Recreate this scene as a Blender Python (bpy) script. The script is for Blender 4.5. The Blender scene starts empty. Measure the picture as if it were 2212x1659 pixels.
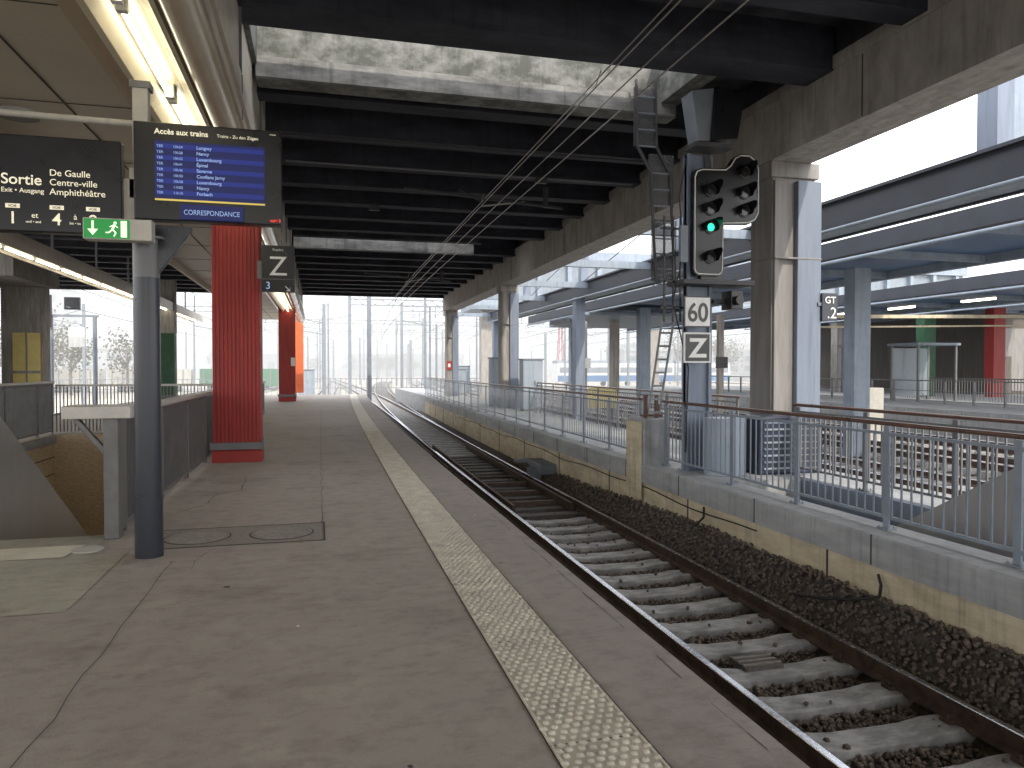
import bpy, math, random
import numpy as np
from mathutils import Vector
random.seed(7); np.random.seed(7)
rad=math.radians
scn=bpy.context.scene
COL=scn.collection

# ------------------------------------------------------------ materials
def newmat(name):
    m=bpy.data.materials.new(name); m.use_nodes=True
    nt=m.node_tree; b=nt.nodes['Principled BSDF']
    return m,nt,b
def rgb(c): return (c[0],c[1],c[2],1)
def mat(name,c1,c2=None,scale=3,rough=.7,bump=.1,bscale=60,stretch=(1,1,1),metal=0,lo=.35,hi=.65,alpha=None,spec=None,bdist=.01,drip=0):
    if c2 is None: c2=tuple(v*.75 for v in c1)
    m,nt,b=newmat(name); N=nt.nodes; L=nt.links
    tc=N.new('ShaderNodeTexCoord'); mp=N.new('ShaderNodeMapping'); mp.inputs['Scale'].default_value=stretch
    L.new(tc.outputs['Object'],mp.inputs['Vector'])
    n=N.new('ShaderNodeTexNoise'); n.inputs['Scale'].default_value=scale; n.inputs['Detail'].default_value=6; n.inputs['Roughness'].default_value=.65
    L.new(mp.outputs[0],n.inputs['Vector'])
    r=N.new('ShaderNodeValToRGB'); r.color_ramp.elements[0].position=lo; r.color_ramp.elements[1].position=hi
    r.color_ramp.elements[0].color=rgb(c2); r.color_ramp.elements[1].color=rgb(c1)
    L.new(n.outputs['Fac'],r.inputs['Fac']); out=r.outputs[0]
    if drip:
        mp2=N.new('ShaderNodeMapping'); mp2.inputs['Scale'].default_value=(5,5,.35); L.new(tc.outputs['Object'],mp2.inputs['Vector'])
        n3=N.new('ShaderNodeTexNoise'); n3.inputs['Scale'].default_value=1.6; n3.inputs['Detail'].default_value=7; n3.inputs['Roughness'].default_value=.7; L.new(mp2.outputs[0],n3.inputs['Vector'])
        mr2=N.new('ShaderNodeMapRange'); mr2.inputs['From Min'].default_value=.5; mr2.inputs['From Max'].default_value=.68; mr2.inputs['To Min'].default_value=1; mr2.inputs['To Max'].default_value=1-drip
        L.new(n3.outputs['Fac'],mr2.inputs['Value'])
        x=N.new('ShaderNodeMix'); x.data_type='RGBA'; x.blend_type='MULTIPLY'; x.inputs[0].default_value=1; L.new(out,x.inputs[6]); L.new(mr2.outputs[0],x.inputs[7]); out=x.outputs[2]
    L.new(out,b.inputs['Base Color'])
    if bump>0:
        n2=N.new('ShaderNodeTexNoise'); n2.inputs['Scale'].default_value=bscale; n2.inputs['Detail'].default_value=3
        L.new(tc.outputs['Object'],n2.inputs['Vector'])
        bp=N.new('ShaderNodeBump'); bp.inputs['Strength'].default_value=bump; bp.inputs['Distance'].default_value=bdist
        L.new(n2.outputs['Fac'],bp.inputs['Height']); L.new(bp.outputs[0],b.inputs['Normal'])
    mr=N.new('ShaderNodeMapRange'); mr.inputs['To Min'].default_value=max(0,rough-.12); mr.inputs['To Max'].default_value=min(1,rough+.12)
    L.new(n.outputs['Fac'],mr.inputs['Value']); L.new(mr.outputs[0],b.inputs['Roughness'])
    b.inputs['Metallic'].default_value=metal
    if alpha is not None: b.inputs['Alpha'].default_value=alpha
    if spec is not None: b.inputs['Specular IOR Level'].default_value=spec
    return m
def emit(name,c,s):
    m,nt,b=newmat(name); b.inputs['Base Color'].default_value=rgb(c)
    b.inputs['Emission Color'].default_value=rgb(c); b.inputs['Emission Strength'].default_value=s
    return m

def floor_mat(name,ca,cb,cc):
    m,nt,b=newmat(name); N=nt.nodes; L=nt.links
    tc=N.new('ShaderNodeTexCoord')
    def noise(s,d=8,st=(1,1,1),r=.6):
        mp=N.new('ShaderNodeMapping'); mp.inputs['Scale'].default_value=st; L.new(tc.outputs['Object'],mp.inputs['Vector'])
        n=N.new('ShaderNodeTexNoise'); n.inputs['Scale'].default_value=s; n.inputs['Detail'].default_value=d; n.inputs['Roughness'].default_value=r
        L.new(mp.outputs[0],n.inputs['Vector']); return n
    def mix(a,bb,f,bt='MIX'):
        x=N.new('ShaderNodeMix'); x.data_type='RGBA'; x.blend_type=bt
        for s,v in ((x.inputs[6],a),(x.inputs[7],bb)):
            if isinstance(v,tuple): s.default_value=rgb(v)
            else: L.new(v,s)
        if isinstance(f,float): x.inputs[0].default_value=f
        else: L.new(f,x.inputs[0])
        return x.outputs[2]
    def ramp(o,lo,hi):
        r=N.new('ShaderNodeMapRange'); r.inputs['From Min'].default_value=lo; r.inputs['From Max'].default_value=hi
        L.new(o,r.inputs['Value']); return r.outputs[0]
    n1=noise(.35,5,(1,.6,1)); n2=noise(2.6,9,(1,.8,1),.7); n3=noise(8,8,(.7,1,1),.75); n4=noise(1.1,10,(.8,1.1,1),.75)
    c=mix(ca,cb,ramp(n1.outputs['Fac'],.36,.64))
    c=mix(c,cc,ramp(n2.outputs['Fac'],.50,.78))
    dark=mix((1,1,1),(.70,.69,.68),ramp(n3.outputs['Fac'],.48,.72))
    c=mix(c,dark,1.0,'MULTIPLY')
    dark=mix((1,1,1),(.76,.74,.73),ramp(n4.outputs['Fac'],.52,.64))
    c=mix(c,dark,1.0,'MULTIPLY')
    for sc,th,colr,rt in ((3.1,.04,(.70,.68,.65),.55),(2.1,.045,(.05,.047,.045),.5)):
        v=N.new('ShaderNodeTexVoronoi'); v.inputs['Scale'].default_value=sc
        dn=noise(11); ad=N.new('ShaderNodeMix'); ad.data_type='VECTOR'; ad.inputs[0].default_value=.07
        L.new(tc.outputs['Object'],ad.inputs[4]); L.new(dn.outputs['Color'],ad.inputs[5]); L.new(ad.outputs[1],v.inputs['Vector'])
        lt=N.new('ShaderNodeMath'); lt.operation='LESS_THAN'; lt.inputs[1].default_value=th; L.new(v.outputs['Distance'],lt.inputs[0])
        sp=N.new('ShaderNodeSeparateColor'); L.new(v.outputs['Color'],sp.inputs[0])
        g=N.new('ShaderNodeMath'); g.operation='GREATER_THAN'; g.inputs[1].default_value=rt; L.new(sp.outputs[0],g.inputs[0])
        mu=N.new('ShaderNodeMath'); mu.operation='MULTIPLY'; L.new(lt.outputs[0],mu.inputs[0]); L.new(g.outputs[0],mu.inputs[1])
        c=mix(c,colr,mu.outputs[0])
    L.new(c,b.inputs['Base Color'])
    L.new(ramp(n2.outputs['Fac'],-.6,1.1),b.inputs['Roughness'])
    nb=noise(70,4); nb2=noise(5,6)
    ad=N.new('ShaderNodeMath'); ad.operation='MULTIPLY_ADD'; ad.inputs[1].default_value=2.; L.new(nb2.outputs['Fac'],ad.inputs[0]); L.new(nb.outputs['Fac'],ad.inputs[2])
    bp=N.new('ShaderNodeBump'); bp.inputs['Strength'].default_value=.35; bp.inputs['Distance'].default_value=.008
    L.new(ad.outputs[0],bp.inputs['Height']); L.new(bp.outputs[0],b.inputs['Normal'])
    return m

M_floor=floor_mat('platform_concrete',(.325,.282,.258),(.365,.325,.285),(.43,.39,.34))
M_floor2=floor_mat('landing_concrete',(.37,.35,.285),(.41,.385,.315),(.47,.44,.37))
M_sunpatch=mat('painted_sun_patch',(.74,.70,.58),(.62,.58,.48),5)  # pale colour that paints the patch of sunlight on the landing
M_crack=mat('joint_dark',(.05,.045,.04))
M_tact=mat('tactile_stone',(.66,.61,.51),(.46,.425,.36),6,.6,.15,80)
M_cop=floor_mat('coping_stone',(.32,.275,.255),(.34,.298,.273),(.38,.34,.31))
M_darkwall=mat('dark_concrete',(.09,.085,.08),(.04,.04,.04),4,.9,.3,30)  # dark mottled concrete for platform sides and stairwell wall courses
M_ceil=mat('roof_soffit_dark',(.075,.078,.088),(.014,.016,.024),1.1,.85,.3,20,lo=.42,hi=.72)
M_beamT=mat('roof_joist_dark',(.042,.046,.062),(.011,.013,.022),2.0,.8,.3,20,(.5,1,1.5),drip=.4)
M_skyl=mat('stained_concrete',(.24,.24,.23),(.09,.095,.085),2.2,.9,.4,14,(1,.8,1.4),lo=.42,hi=.60,drip=.35)
M_skyl2=mat('weathered_concrete',(.34,.34,.33),(.13,.13,.13),2.4,.9,.4,14,(.6,1,2),drip=.4)
M_beamL=mat('beige_concrete',(.38,.355,.33),(.25,.235,.22),3.,.8,.2,30,(3,1,.5),drip=.3)
M_colg=mat('blue_grey_paint_sky_tint',(.185,.22,.285),(.15,.18,.24),2.,.55,.05,30,(2,2,.3),drip=.25)  # real mast paint; on columns and posts, blue sky light put into colour
M_colw=mat('warm_grey_paint',(.26,.245,.235),(.18,.17,.165),2.,.6,.1,30,(3,3,.4),drip=.25)
M_canopy=mat('canopy_panel',(.48,.415,.33),(.41,.355,.28),1.2,.45,.03,30)
M_gloss=mat('canopy_cove',(.56,.49,.38),(.48,.42,.33),1.2,.16,.0)
M_fascia=mat('cream_fascia',(.58,.53,.46),(.42,.39,.34),2,.4,.05,10,(1,.3,2),drip=.25)
M_trough=mat('white_trough',(.60,.54,.40),(.52,.47,.35),2,.3,0)
M_tube=emit('fluorescent_tube',(1,.92,.70),10)
M_red=mat('red_paint',(.38,.030,.022),(.26,.019,.015),2,.5,.1,50,(4,4,.4),drip=.25)
M_green=mat('green_paint',(.03,.11,.055),(.02,.08,.035),3,.5,.05)
M_redsun=mat('red_paint_sunlit',(.62,.15,.05),(.52,.11,.04),3,.5,.05)  # sunlit copy of the red paint, the sun's glow put into its colour
M_post=mat('dark_navy_paint',(.026,.03,.042),(.022,.025,.035),1,.30,.0,30)
M_postg=mat('grey_paint',(.17,.17,.175),(.135,.135,.14),4,.4,.05)
M_black=mat('black_panel',(.010,.010,.012),(.007,.007,.009),4,.3,0)
M_white=mat('white_paint',(.72,.72,.70),(.64,.64,.62),6,.4,0,drip=.15)
M_offw=mat('offwhite_metal',(.50,.48,.43),(.42,.40,.36),4,.4,.05,drip=.2)
M_txt=emit('sign_lettering',(.95,.88,.68),.4)
M_txtw=mat('white_lettering',(.8,.8,.77),(.75,.75,.73))
M_screen=emit('screen_blue',(.005,.009,.075),.6)
M_screenrow=emit('screen_blue_row',(.008,.018,.15),.8)
M_stxt=emit('screen_text',(.30,.43,.74),.45)
M_yel=emit('screen_footer',(.8,.62,.15),.3)
M_redt=emit('red_letters',(.9,.05,.03),.7)
M_exit=emit('exit_green',(.02,.28,.06),.4)
M_exitw=emit('exit_white',(.85,1,.75),.6)
M_slat=mat('slat_metal',(.16,.155,.15),(.115,.11,.105),5,.4,.0,30,metal=.3)
M_cap=mat('rail_cap_metal',(.52,.49,.44),(.40,.38,.35),5,.35,.02,metal=.2)
M_rhand=mat('handrail_brown',(.13,.065,.048),(.08,.045,.035),5,.3,0)
M_rpost=mat('railing_grey',(.22,.255,.305),(.18,.21,.25),5,.45,.03)
M_glass=mat('railing_glass',(.48,.55,.62),(.42,.50,.57),2,.15,0,alpha=.5)
M_ledge=mat('ledge_concrete',(.36,.365,.37),(.25,.255,.26),2.5,.7,.25,30,(1,.4,2),drip=.3)
M_cream=mat('cream_wall',(.62,.54,.39),(.42,.355,.25),3,.8,.15,30,(1,.6,2),drip=.3)
M_brick=mat('cream_roughcast',(.70,.57,.40),(.45,.35,.235),9,.9,.6,25,(1,1,3))
M_ball=mat('ballast_stone',(.21,.165,.135),(.075,.06,.052),14,.9,.4,50)
M_bed=mat('trackbed',(.10,.085,.075),(.04,.034,.03),9,.95,.8,30,bdist=.03)
M_sleep=mat('concrete_sleeper',(.46,.45,.445),(.25,.243,.238),4,.75,.3,60,(1,2,1),lo=.4,hi=.62)
M_sleepd=mat('timber_sleeper',(.15,.14,.135),(.08,.07,.065),5,.8,.3,40,(1,4,1))
M_rail=mat('rail_steel_rusty',(.13,.08,.058),(.05,.036,.03),9,.7,.1,40,metal=.1)
M_railtop=mat('rail_head_polished',(.70,.73,.80),(.55,.58,.64),20,.25,0,metal=1.)
M_cable=mat('black_cable',(.02,.02,.02))
M_wire=mat('wire_copper',(.42,.40,.37),(.35,.33,.31),5,.35,0,metal=.4)
M_ground=mat('pale_gravel',(.42,.39,.34),(.28,.26,.22),.35,.95,.5,8,bdist=.05)
M_mast=mat('galvanised_mast',(.19,.215,.245),(.15,.17,.20),3,.5,0)
M_mastd=mat('mast_haze_tone',(.20,.22,.245),(.17,.19,.21),3,.6,0)  # far copy of the mast grey, distance haze put into the colour
M_cabin=mat('cabinet_grey',(.31,.36,.42),(.26,.31,.37),2,.5,.02,drip=.2)
M_canblue=mat('canopy_blue',(.07,.14,.28),(.05,.10,.20),2,.4,0)
M_candark=mat('canopy_beam_dark',(.030,.035,.050),(.021,.025,.036),2,.5,.05)
M_canlt=mat('canopy_beam_pale',(.25,.295,.36),(.20,.24,.295),2,.5,.02,drip=.3)
M_bldg=mat('pale_building',(.40,.41,.42),(.34,.35,.36),.4,.8,.05)  # far buildings kept pale, haze painted into the base colour
M_bldy=mat('yellow_building',(.46,.41,.27),(.40,.36,.24),.6,.8,.05)
M_bldd=mat('brown_building',(.12,.10,.085),(.08,.07,.06),2,.7,.1,20,(4,4,.3))
M_bldw=mat('pale_window',(.22,.255,.29),(.17,.20,.235),1,.3,0)
M_louv=mat('louvre_navy',(.025,.033,.065),(.017,.024,.045),3,.35,0)
M_yell=mat('yellow_door',(.74,.61,.22),(.65,.53,.18),3,.5,0)
M_metalpan=mat('stair_panel_steel',(.38,.37,.36),(.30,.29,.285),1.2,.38,.02,20,(1,1,.3),metal=.25)
M_leaf=mat('foliage_pale',(.12,.115,.07),(.07,.07,.045),1,.9,0)
M_bark=mat('bark',(.13,.11,.095))
M_manh=mat('manhole_iron',(.30,.27,.24),(.19,.17,.155),20,.6,.5,60)
M_trblue=mat('train_blue',(.08,.18,.36),(.07,.15,.30),2,.4,0)
M_trgreen=mat('wagon_green',(.05,.18,.09),(.04,.14,.07),2,.5,0)
M_sig_off=mat('dark_lens',(.02,.02,.02),rough=.15,bump=0)
M_siggreen=emit('signal_green',(.03,.9,.5),1.4)
M_sigred=emit('signal_red',(1,.08,.1),1.5)
M_mesh=mat('mesh_steel',(.12,.12,.13),(.08,.08,.09),6,.6,.1,alpha=.6)
M_ladder=mat('ladder_steel',(.30,.31,.325),(.22,.23,.245),6,.5,.1)
M_sbox=mat('signal_box_grey',(.065,.065,.07),(.04,.04,.045),5,.6,.05)

# ------------------------------------------------------------ mesh builder
class MB:
    def __init__(s): s.v=[]; s.f=[]; s.mi=[]; s.mats=[]; s.sm=[]
    def _m(s,m):
        if m not in s.mats: s.mats.append(m)
        return s.mats.index(m)
    def add(s,vs,fs,m,smooth=False):
        o=len(s.v); k=s._m(m); s.v+=[tuple(v) for v in vs]
        for f in fs: s.f.append(tuple(i+o for i in f)); s.mi.append(k); s.sm.append(smooth)
    def box(s,x0,x1,y0,y1,z0,z1,m):
        vs=[(x0,y0,z0),(x1,y0,z0),(x1,y1,z0),(x0,y1,z0),(x0,y0,z1),(x1,y0,z1),(x1,y1,z1),(x0,y1,z1)]
        s.add(vs,[(0,3,2,1),(4,5,6,7),(0,1,5,4),(1,2,6,5),(2,3,7,6),(3,0,4,7)],m); return s
    def beam(s,p0,p1,w,h,m):
        p0=Vector(p0);p1=Vector(p1);d=(p1-p0).normalized()
        up=Vector((0,0,1)) if abs(d.z)<.95 else Vector((0,1,0))
        a=d.cross(up).normalized()*w/2; b=a.cross(d).normalized()*h/2
        vs=[]
        for p in (p0,p1):
            for sa,sb in ((-1,-1),(1,-1),(1,1),(-1,1)): vs.append(p+a*sa+b*sb)
        s.add(vs,[(0,1,2,3),(7,6,5,4),(0,4,5,1),(1,5,6,2),(2,6,7,3),(3,7,4,0)],m); return s
    def cyl(s,p0,p1,r,m,n=12,r2=None,caps=True):
        p0=Vector(p0);p1=Vector(p1);d=(p1-p0).normalized()
        up=Vector((0,0,1)) if abs(d.z)<.95 else Vector((0,1,0))
        a=d.cross(up).normalized(); b=a.cross(d).normalized(); r2=r if r2 is None else r2
        vs=[]
        for p,rr in ((p0,r),(p1,r2)):
            for i in range(n):
                t=2*math.pi*i/n; vs.append(p+a*math.cos(t)*rr+b*math.sin(t)*rr)
        s.add(vs,[(i,(i+1)%n,(i+1)%n+n,i+n) for i in range(n)],m,True)
        if caps: s.add(vs,[tuple(range(n-1,-1,-1)),tuple(range(n,2*n))],m)
        return s
    def prism_y(s,poly,y0,y1,m):
        n=len(poly); vs=[(x,y0,z) for x,z in poly]+[(x,y1,z) for x,z in poly]
        s.add(vs,[tuple(range(n)),tuple(range(2*n-1,n-1,-1))]+[(i,i+n,(i+1)%n+n,(i+1)%n) for i in range(n)],m); return s
    def prism_x(s,poly,x0,x1,m):
        n=len(poly); vs=[(x0,y,z) for y,z in poly]+[(x1,y,z) for y,z in poly]
        s.add(vs,[tuple(range(n)),tuple(range(2*n-1,n-1,-1))]+[(i,i+n,(i+1)%n+n,(i+1)%n) for i in range(n)],m); return s
    def prism_z(s,poly,z0,z1,m,smooth=False):
        n=len(poly); vs=[(x,y,z0) for x,y in poly]+[(x,y,z1) for x,y in poly]
        s.add(vs,[tuple(range(n-1,-1,-1)),tuple(range(n,2*n))],m)
        s.add(vs,[(i,(i+1)%n,(i+1)%n+n,i+n) for i in range(n)],m,smooth); return s
    def sweep(s,sec,ys,m,off=lambda y:0,closed=True,smooth=False):
        n=len(sec); vs=[]
        for y in ys:
            for x,z in sec: vs.append((x+off(y),y,z))
        fs=[]
        for k in range(len(ys)-1):
            for i in range(n if closed else n-1):
                j=(i+1)%n; fs.append((k*n+i,k*n+j,(k+1)*n+j,(k+1)*n+i))
        s.add(vs,fs,m,smooth)
        if closed: s.add(vs[:n]+vs[-n:],[tuple(range(n-1,-1,-1)),tuple(range(n,2*n))],m)
        return s
    def build(s,name,parent=None,bevel=0):
        me=bpy.data.meshes.new(name); me.from_pydata(s.v,[],s.f)
        for m in s.mats: me.materials.append(m)
        me.polygons.foreach_set('material_index',s.mi); me.polygons.foreach_set('use_smooth',s.sm); me.update()
        o=bpy.data.objects.new(name,me); COL.objects.link(o)
        if parent: o.parent=parent
        if bevel:
            b=o.modifiers.new('bevel','BEVEL'); b.width=bevel; b.segments=2; b.limit_method='ANGLE'; b.angle_limit=rad(40)
        return o
def grp(name):
    e=bpy.data.objects.new(name,None); e.empty_display_size=.2; COL.objects.link(e); return e
def text(name,s,x,y,z,size,m,parent,align='LEFT',sx=1,bold=0.0,ext=.0015):
    c=bpy.data.curves.new(name,'FONT'); c.body=s; c.size=size; c.align_x=align; c.extrude=ext; c.offset=bold
    c.materials.append(m)
    o=bpy.data.objects.new(name,c); o.location=(x,y,z); o.rotation_euler=(rad(90),0,0); o.scale=(sx,1,1); COL.objects.link(o); o.parent=parent
    return o
def cx(y): return .0004*y*y if y>0 else 0
def frange(a,b,s):
    r=[];v=a
    while v<b-1e-6: r.append(v); v+=s
    r.append(b); return r

# ------------------------------------------------------------ ground and platforms
def cells(xs,ys,holes,z,m,mb):
    for i in range(len(xs)-1):
        for j in range(len(ys)-1):
            mx=(xs[i]+xs[i+1])/2; my=(ys[j]+ys[j+1])/2
            if any(h[0]<mx<h[1] and h[2]<my<h[3] for h in holes): continue
            mb.add([(xs[i],ys[j],z),(xs[i+1],ys[j],z),(xs[i+1],ys[j+1],z),(xs[i],ys[j+1],z)],[(0,1,2,3)],m)
HL=(-6.2,-1.95,7.8,20.0); HR=(5.75,6.75,4.0,9.3)
g=MB(); cells([-2500,-6.2,-1.95,5.75,6.75,2500],[-400,4,7.8,9.3,20,3000],[HL,HR],-1.25,M_ground,g); g.build('ground')

p=MB()
xs=[-8.6,-6.2,-1.95,.6]; ys=[-14,7.8,20,46]
cells(xs,ys,[HL],0,M_floor,p)
Ys=frange(-14,46,2)
vs=[];fs=[]
for y in Ys: vs+=[(.6,y,0),(1.5+cx(y),y,0)]
for k in range(len(Ys)-1): fs.append((2*k,2*k+1,2*k+3,2*k+2))
p.add(vs,fs,M_floor)
p.sweep([(1.5,0),(1.5,-.3),(1.9,-.3),(1.9,-.012),(1.89,0)],Ys,M_cop,cx)
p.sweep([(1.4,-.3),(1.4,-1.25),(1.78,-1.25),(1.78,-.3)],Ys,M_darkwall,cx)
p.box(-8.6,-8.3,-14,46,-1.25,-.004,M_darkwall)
p.box(-8.3,2.1,45.8,46,-1.25,-.004,M_ledge)
p.build('station_platform')

m=MB()
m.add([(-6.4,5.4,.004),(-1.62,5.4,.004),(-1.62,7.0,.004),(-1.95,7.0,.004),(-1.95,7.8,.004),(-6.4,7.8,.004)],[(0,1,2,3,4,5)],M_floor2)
m.add([(-4.2,6.95,.008),(-2.1,6.95,.008),(-2.05,7.4,.008),(-4.2,7.4,.008)],[(0,1,2,3)],M_sunpatch)  # sun patch drawn as a paler slab; no light falls here
m.build('landing_paving_and_sun_patch')
m=MB()
for x,y0,y1 in ((-1.19,1,6.6),(.02,7.9,30)):
    yy=frange(y0,y1,.25)
    for a,b in zip(yy[:-1],yy[1:]):
        ja=.012*math.sin(a*7)+.008*math.sin(a*17); jb=.012*math.sin(b*7)+.008*math.sin(b*17); w=.0025
        m.add([(x+ja-w,a,.005),(x+ja+w,a,.005),(x+jb+w,b,.005),(x+jb-w,b,.005)],[(0,1,2,3)],M_crack)
yy=frange(1.5,16,.15)
for a,b in zip(yy[:-1],yy[1:]):
    if random.random()<.35: continue
    ja=random.uniform(-.006,.006); w=random.uniform(.001,.0035)
    m.add([(1.80+cx(a)+ja-w,a,.002),(1.80+cx(a)+ja+w,a,.002),(1.80+cx(b)+ja+w,b,.002),(1.80+cx(b)+ja-w,b,.002)],[(0,1,2,3)],M_crack)
def crack(pts,w=.006):
    q=[]
    for a,b in zip(pts[:-1],pts[1:]):
        n=max(2,int(math.dist(a,b)/.12))
        for i in range(n): t=i/n; q.append((a[0]+(b[0]-a[0])*t+random.uniform(-.02,.02),a[1]+(b[1]-a[1])*t+random.uniform(-.02,.02)))
    q.append(pts[-1])
    for (a,b) in zip(q[:-1],q[1:]):
        ww=w*random.uniform(.3,1.2)
        d=Vector((b[0]-a[0],b[1]-a[1],0)).normalized(); nrm=Vector((-d.y,d.x,0))*ww/2
        m.add([(a[0]-nrm.x,a[1]-nrm.y,.0055),(b[0]-nrm.x,b[1]-nrm.y,.0055),(b[0]+nrm.x,b[1]+nrm.y,.0055),(a[0]+nrm.x,a[1]+nrm.y,.0055)],[(0,1,2,3)],M_crack)
crack([(-1.6,5.9),(-1.2,6.15),(-1.0,6.3),(-.98,6.8),(-.9,7.0)]); crack([(-1.9,8.6),(-1.6,8.7),(-1.3,9.2),(-1.25,10),(-1.0,10.2),(-1.05,11.5)],.01)
crack([(-1,11.5),(-.5,11.6),(.1,11.3),(.5,11.6)],.012); crack([(-1.0,9.2),(-.3,9.3),(.3,9.1),(.93,9.25)],.006); crack([(.0,14.5),(.95,14.3)],.008); crack([(-.9,17.5),(1.0,17.8)],.012)
crack([(-1.8,12.6),(-.6,12.7),(.9,12.5)],.008); crack([(-1.9,20.5),(1.1,20.7)],.012); crack([(-1.9,25),(1.1,25.3)],.012)
crack([(1.36,7.6),(1.88,7.7)],.004); crack([(1.37,13.6),(1.9,13.7)],.006)
m.build('platform_joints')
m=MB()
for (a,b,c,d) in ((-1.51,.03,7.065,7.08),(-1.51,.03,7.86,7.875),(-1.525,-1.51,7.065,7.875),(.03,.045,7.065,7.875)): m.box(a,b,c,d,.001,.006,M_crack)
m.box(-1.5,.02,7.08,7.86,.001,.004,M_manh)
for (cxx,cy) in ((-1.12,7.47),(-.36,7.47)):
    m.cyl((cxx,cy,0),(cxx,cy,.008),.30,M_crack,32); m.cyl((cxx,cy,0),(cxx,cy,.012),.285,M_manh,32)
    for k in range(-5,6):
        hw=math.sqrt(max(0,.25**2-(k*.045)**2)); m.box(cxx-hw,cxx+hw,cy+k*.045-.01,cy+k*.045+.01,.012,.018,M_manh)
m.build('manhole_cover')
m=MB(); m.cyl((-1.98,7.2,0),(-1.98,7.2,.012),.13,M_offw,24); m.build('drain_cap')

# tactile strip
t=MB()
t.sweep([(.93,.001),(.93,.006),(1.345,.006),(1.345,.001)],Ys,M_tact,cx)
for e in (.935,1.33): t.sweep([(e,.006),(e,.011),(e+.008,.011),(e+.008,.006)],Ys,M_tact,cx)
yy=1.6; row=0
while yy<19:
    n=8
    for i in range(n):
        x=.962+(.35/(n-1))*i+(.012 if row%2 else -.012)+random.uniform(-.006,.006)+cx(yy); r=.0185+random.uniform(-.003,.003); y=yy+random.uniform(-.006,.006)
        K=8 if yy<8 else 6
        vs=[(x+math.cos(2*math.pi*k/K)*r,y+math.sin(2*math.pi*k/K)*r,.006) for k in range(K)]+[(x+math.cos(2*math.pi*k/K)*r*.6,y+math.sin(2*math.pi*k/K)*r*.6,.0145) for k in range(K)]
        t.add(vs,[(k,(k+1)%K,(k+1)%K+K,k+K) for k in range(K)]+[tuple(range(K,2*K))],M_tact,True)
    yy+=.05; row+=1
for y in frange(1.75,44,1.2): t.box(.93+cx(y),1.345+cx(y),y-.0025,y+.0025,.0065,.0072,M_crack)
for a in (.922,1.347): t.sweep([(a,.002),(a,.0045),(a+.006,.0045),(a+.006,.002)],Ys,M_crack,cx)
t.build('tactile_paving_strip')

# stairwells
s=MB()
x0,x1,y0,y1=HL
s.box(x0-.25,x0,y0,y1,-4.2,-.004,M_brick); s.box(x1,x1+.2,y0,y1,-4.2,-.004,M_brick)
s.box(x0,x1,y0-.25,y0,-4.2,-.004,M_brick); s.box(x0,x1,y1,y1+.25,-4.2,-.004,M_brick); s.box(x0,x1,y0,y1,-4.4,-4.2,M_ledge)
s.box(x0,x0+.06,y0,y1,-.2,-.02,M_ledge)
for k in range(9): s.box(x0+.001,x0+.012,y0,y1,-.55-k*.4,-.53-k*.4,M_darkwall)
s.build('stairwell_walls')
s=MB()
for k in range(22): s.box(-6.1,-3.3,8.0+k*.3,8.3+k*.3,-4.15,-.17*(k+1),M_floor2)
s.build('staircase')
s=MB(); s.prism_x([(7.85,0),(7.95,1.32),(8.4,1.32),(14.2,-2.4),(14.2,-3.8),(13.7,-3.8)],-3.27,-3.2,M_metalpan)
s.box(-3.29,-3.18,7.82,7.86,0,1.0,M_offw)
s.build('stair_balustrade_panel')
s=MB()
x0,x1,y0,y1=HR
s.box(x0-.12,x0,y0,y1,-3.8,-.15,M_ledge); s.box(x1,x1+.12,y0-.1,y1,-3.8,-.01,M_colg)
s.box(x0,x1,y0-.2,y0,-3.8,-.01,M_ledge); s.box(x0,x1,y1,y1+.2,-3.8,-.01,M_ledge); s.box(x0,x1,y0,y1,-4,-3.8,M_ledge)
for k in range(16): s.box(x0,x1,y0+k*.3,y0+.3+k*.3,-3.75,-.17*(k+1),M_ledge)
s.build('stairwell_walls')
s=MB(); s.prism_x([(3.6,-.2),(3.6,1.15),(4.9,1.15),(9.2,-1.35),(9.2,-2.5)],6.66,6.72,M_metalpan); s.build('stair_balustrade_panel')

# ------------------------------------------------------------ island ledge on the right
YL=frange(-14,60,2)
s=MB()
s.sweep([(5.12,-.30),(5.12,-.02),(5.14,0),(5.62,0),(5.62,-.30)],YL,M_ledge,cx)
s.sweep([(5.17,-1.25),(5.17,-.30),(5.55,-.30),(5.55,-1.25)],YL,M_cream,cx)
for y in frange(-2,58,2.0): s.box(5.113+cx(y),5.125+cx(y),y-.006,y+.006,-.295,-.003,M_crack)
for y in frange(.5,40,3.1): s.box(5.160+cx(y),5.17+cx(y),y-.01,y+.01,-1.,-.31,M_crack)
s.box(5.62,7.75,-14,3.8,-1.25,-.004,M_ledge); s.box(5.62,7.75,9.5,30,-1.25,-.004,M_ledge); s.box(6.87,7.75,3.8,9.5,-1.25,-.006,M_ledge)
s.box(5.9,7.9,30,60,-1.25,-.004,M_ledge)
s.build('concrete_ledge')
c=MB()
def cable(m,pts,r,mt=M_cable,n=6):
    for a,b in zip(pts[:-1],pts[1:]): m.cyl(a,b,r,mt,n)
cable(c,[(5.15+cx(y),y,-.40-.02*math.sin(y*2.1)-.02*math.sin(y*.9)) for y in frange(8,30,.4)],.009)
cable(c,[(5.13,5.9,-.36),(5.12,5.85,-.45),(5.06,5.8,-.54),(4.95,6.0,-.62),(4.88,6.4,-.72),(4.86,6.8,-.80)],.015)
cable(c,[(5.13,9.2,-.32),(5.1,9.15,-.45),(5.05,9.3,-.6)],.015)
c.build('trackside_cable')

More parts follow.
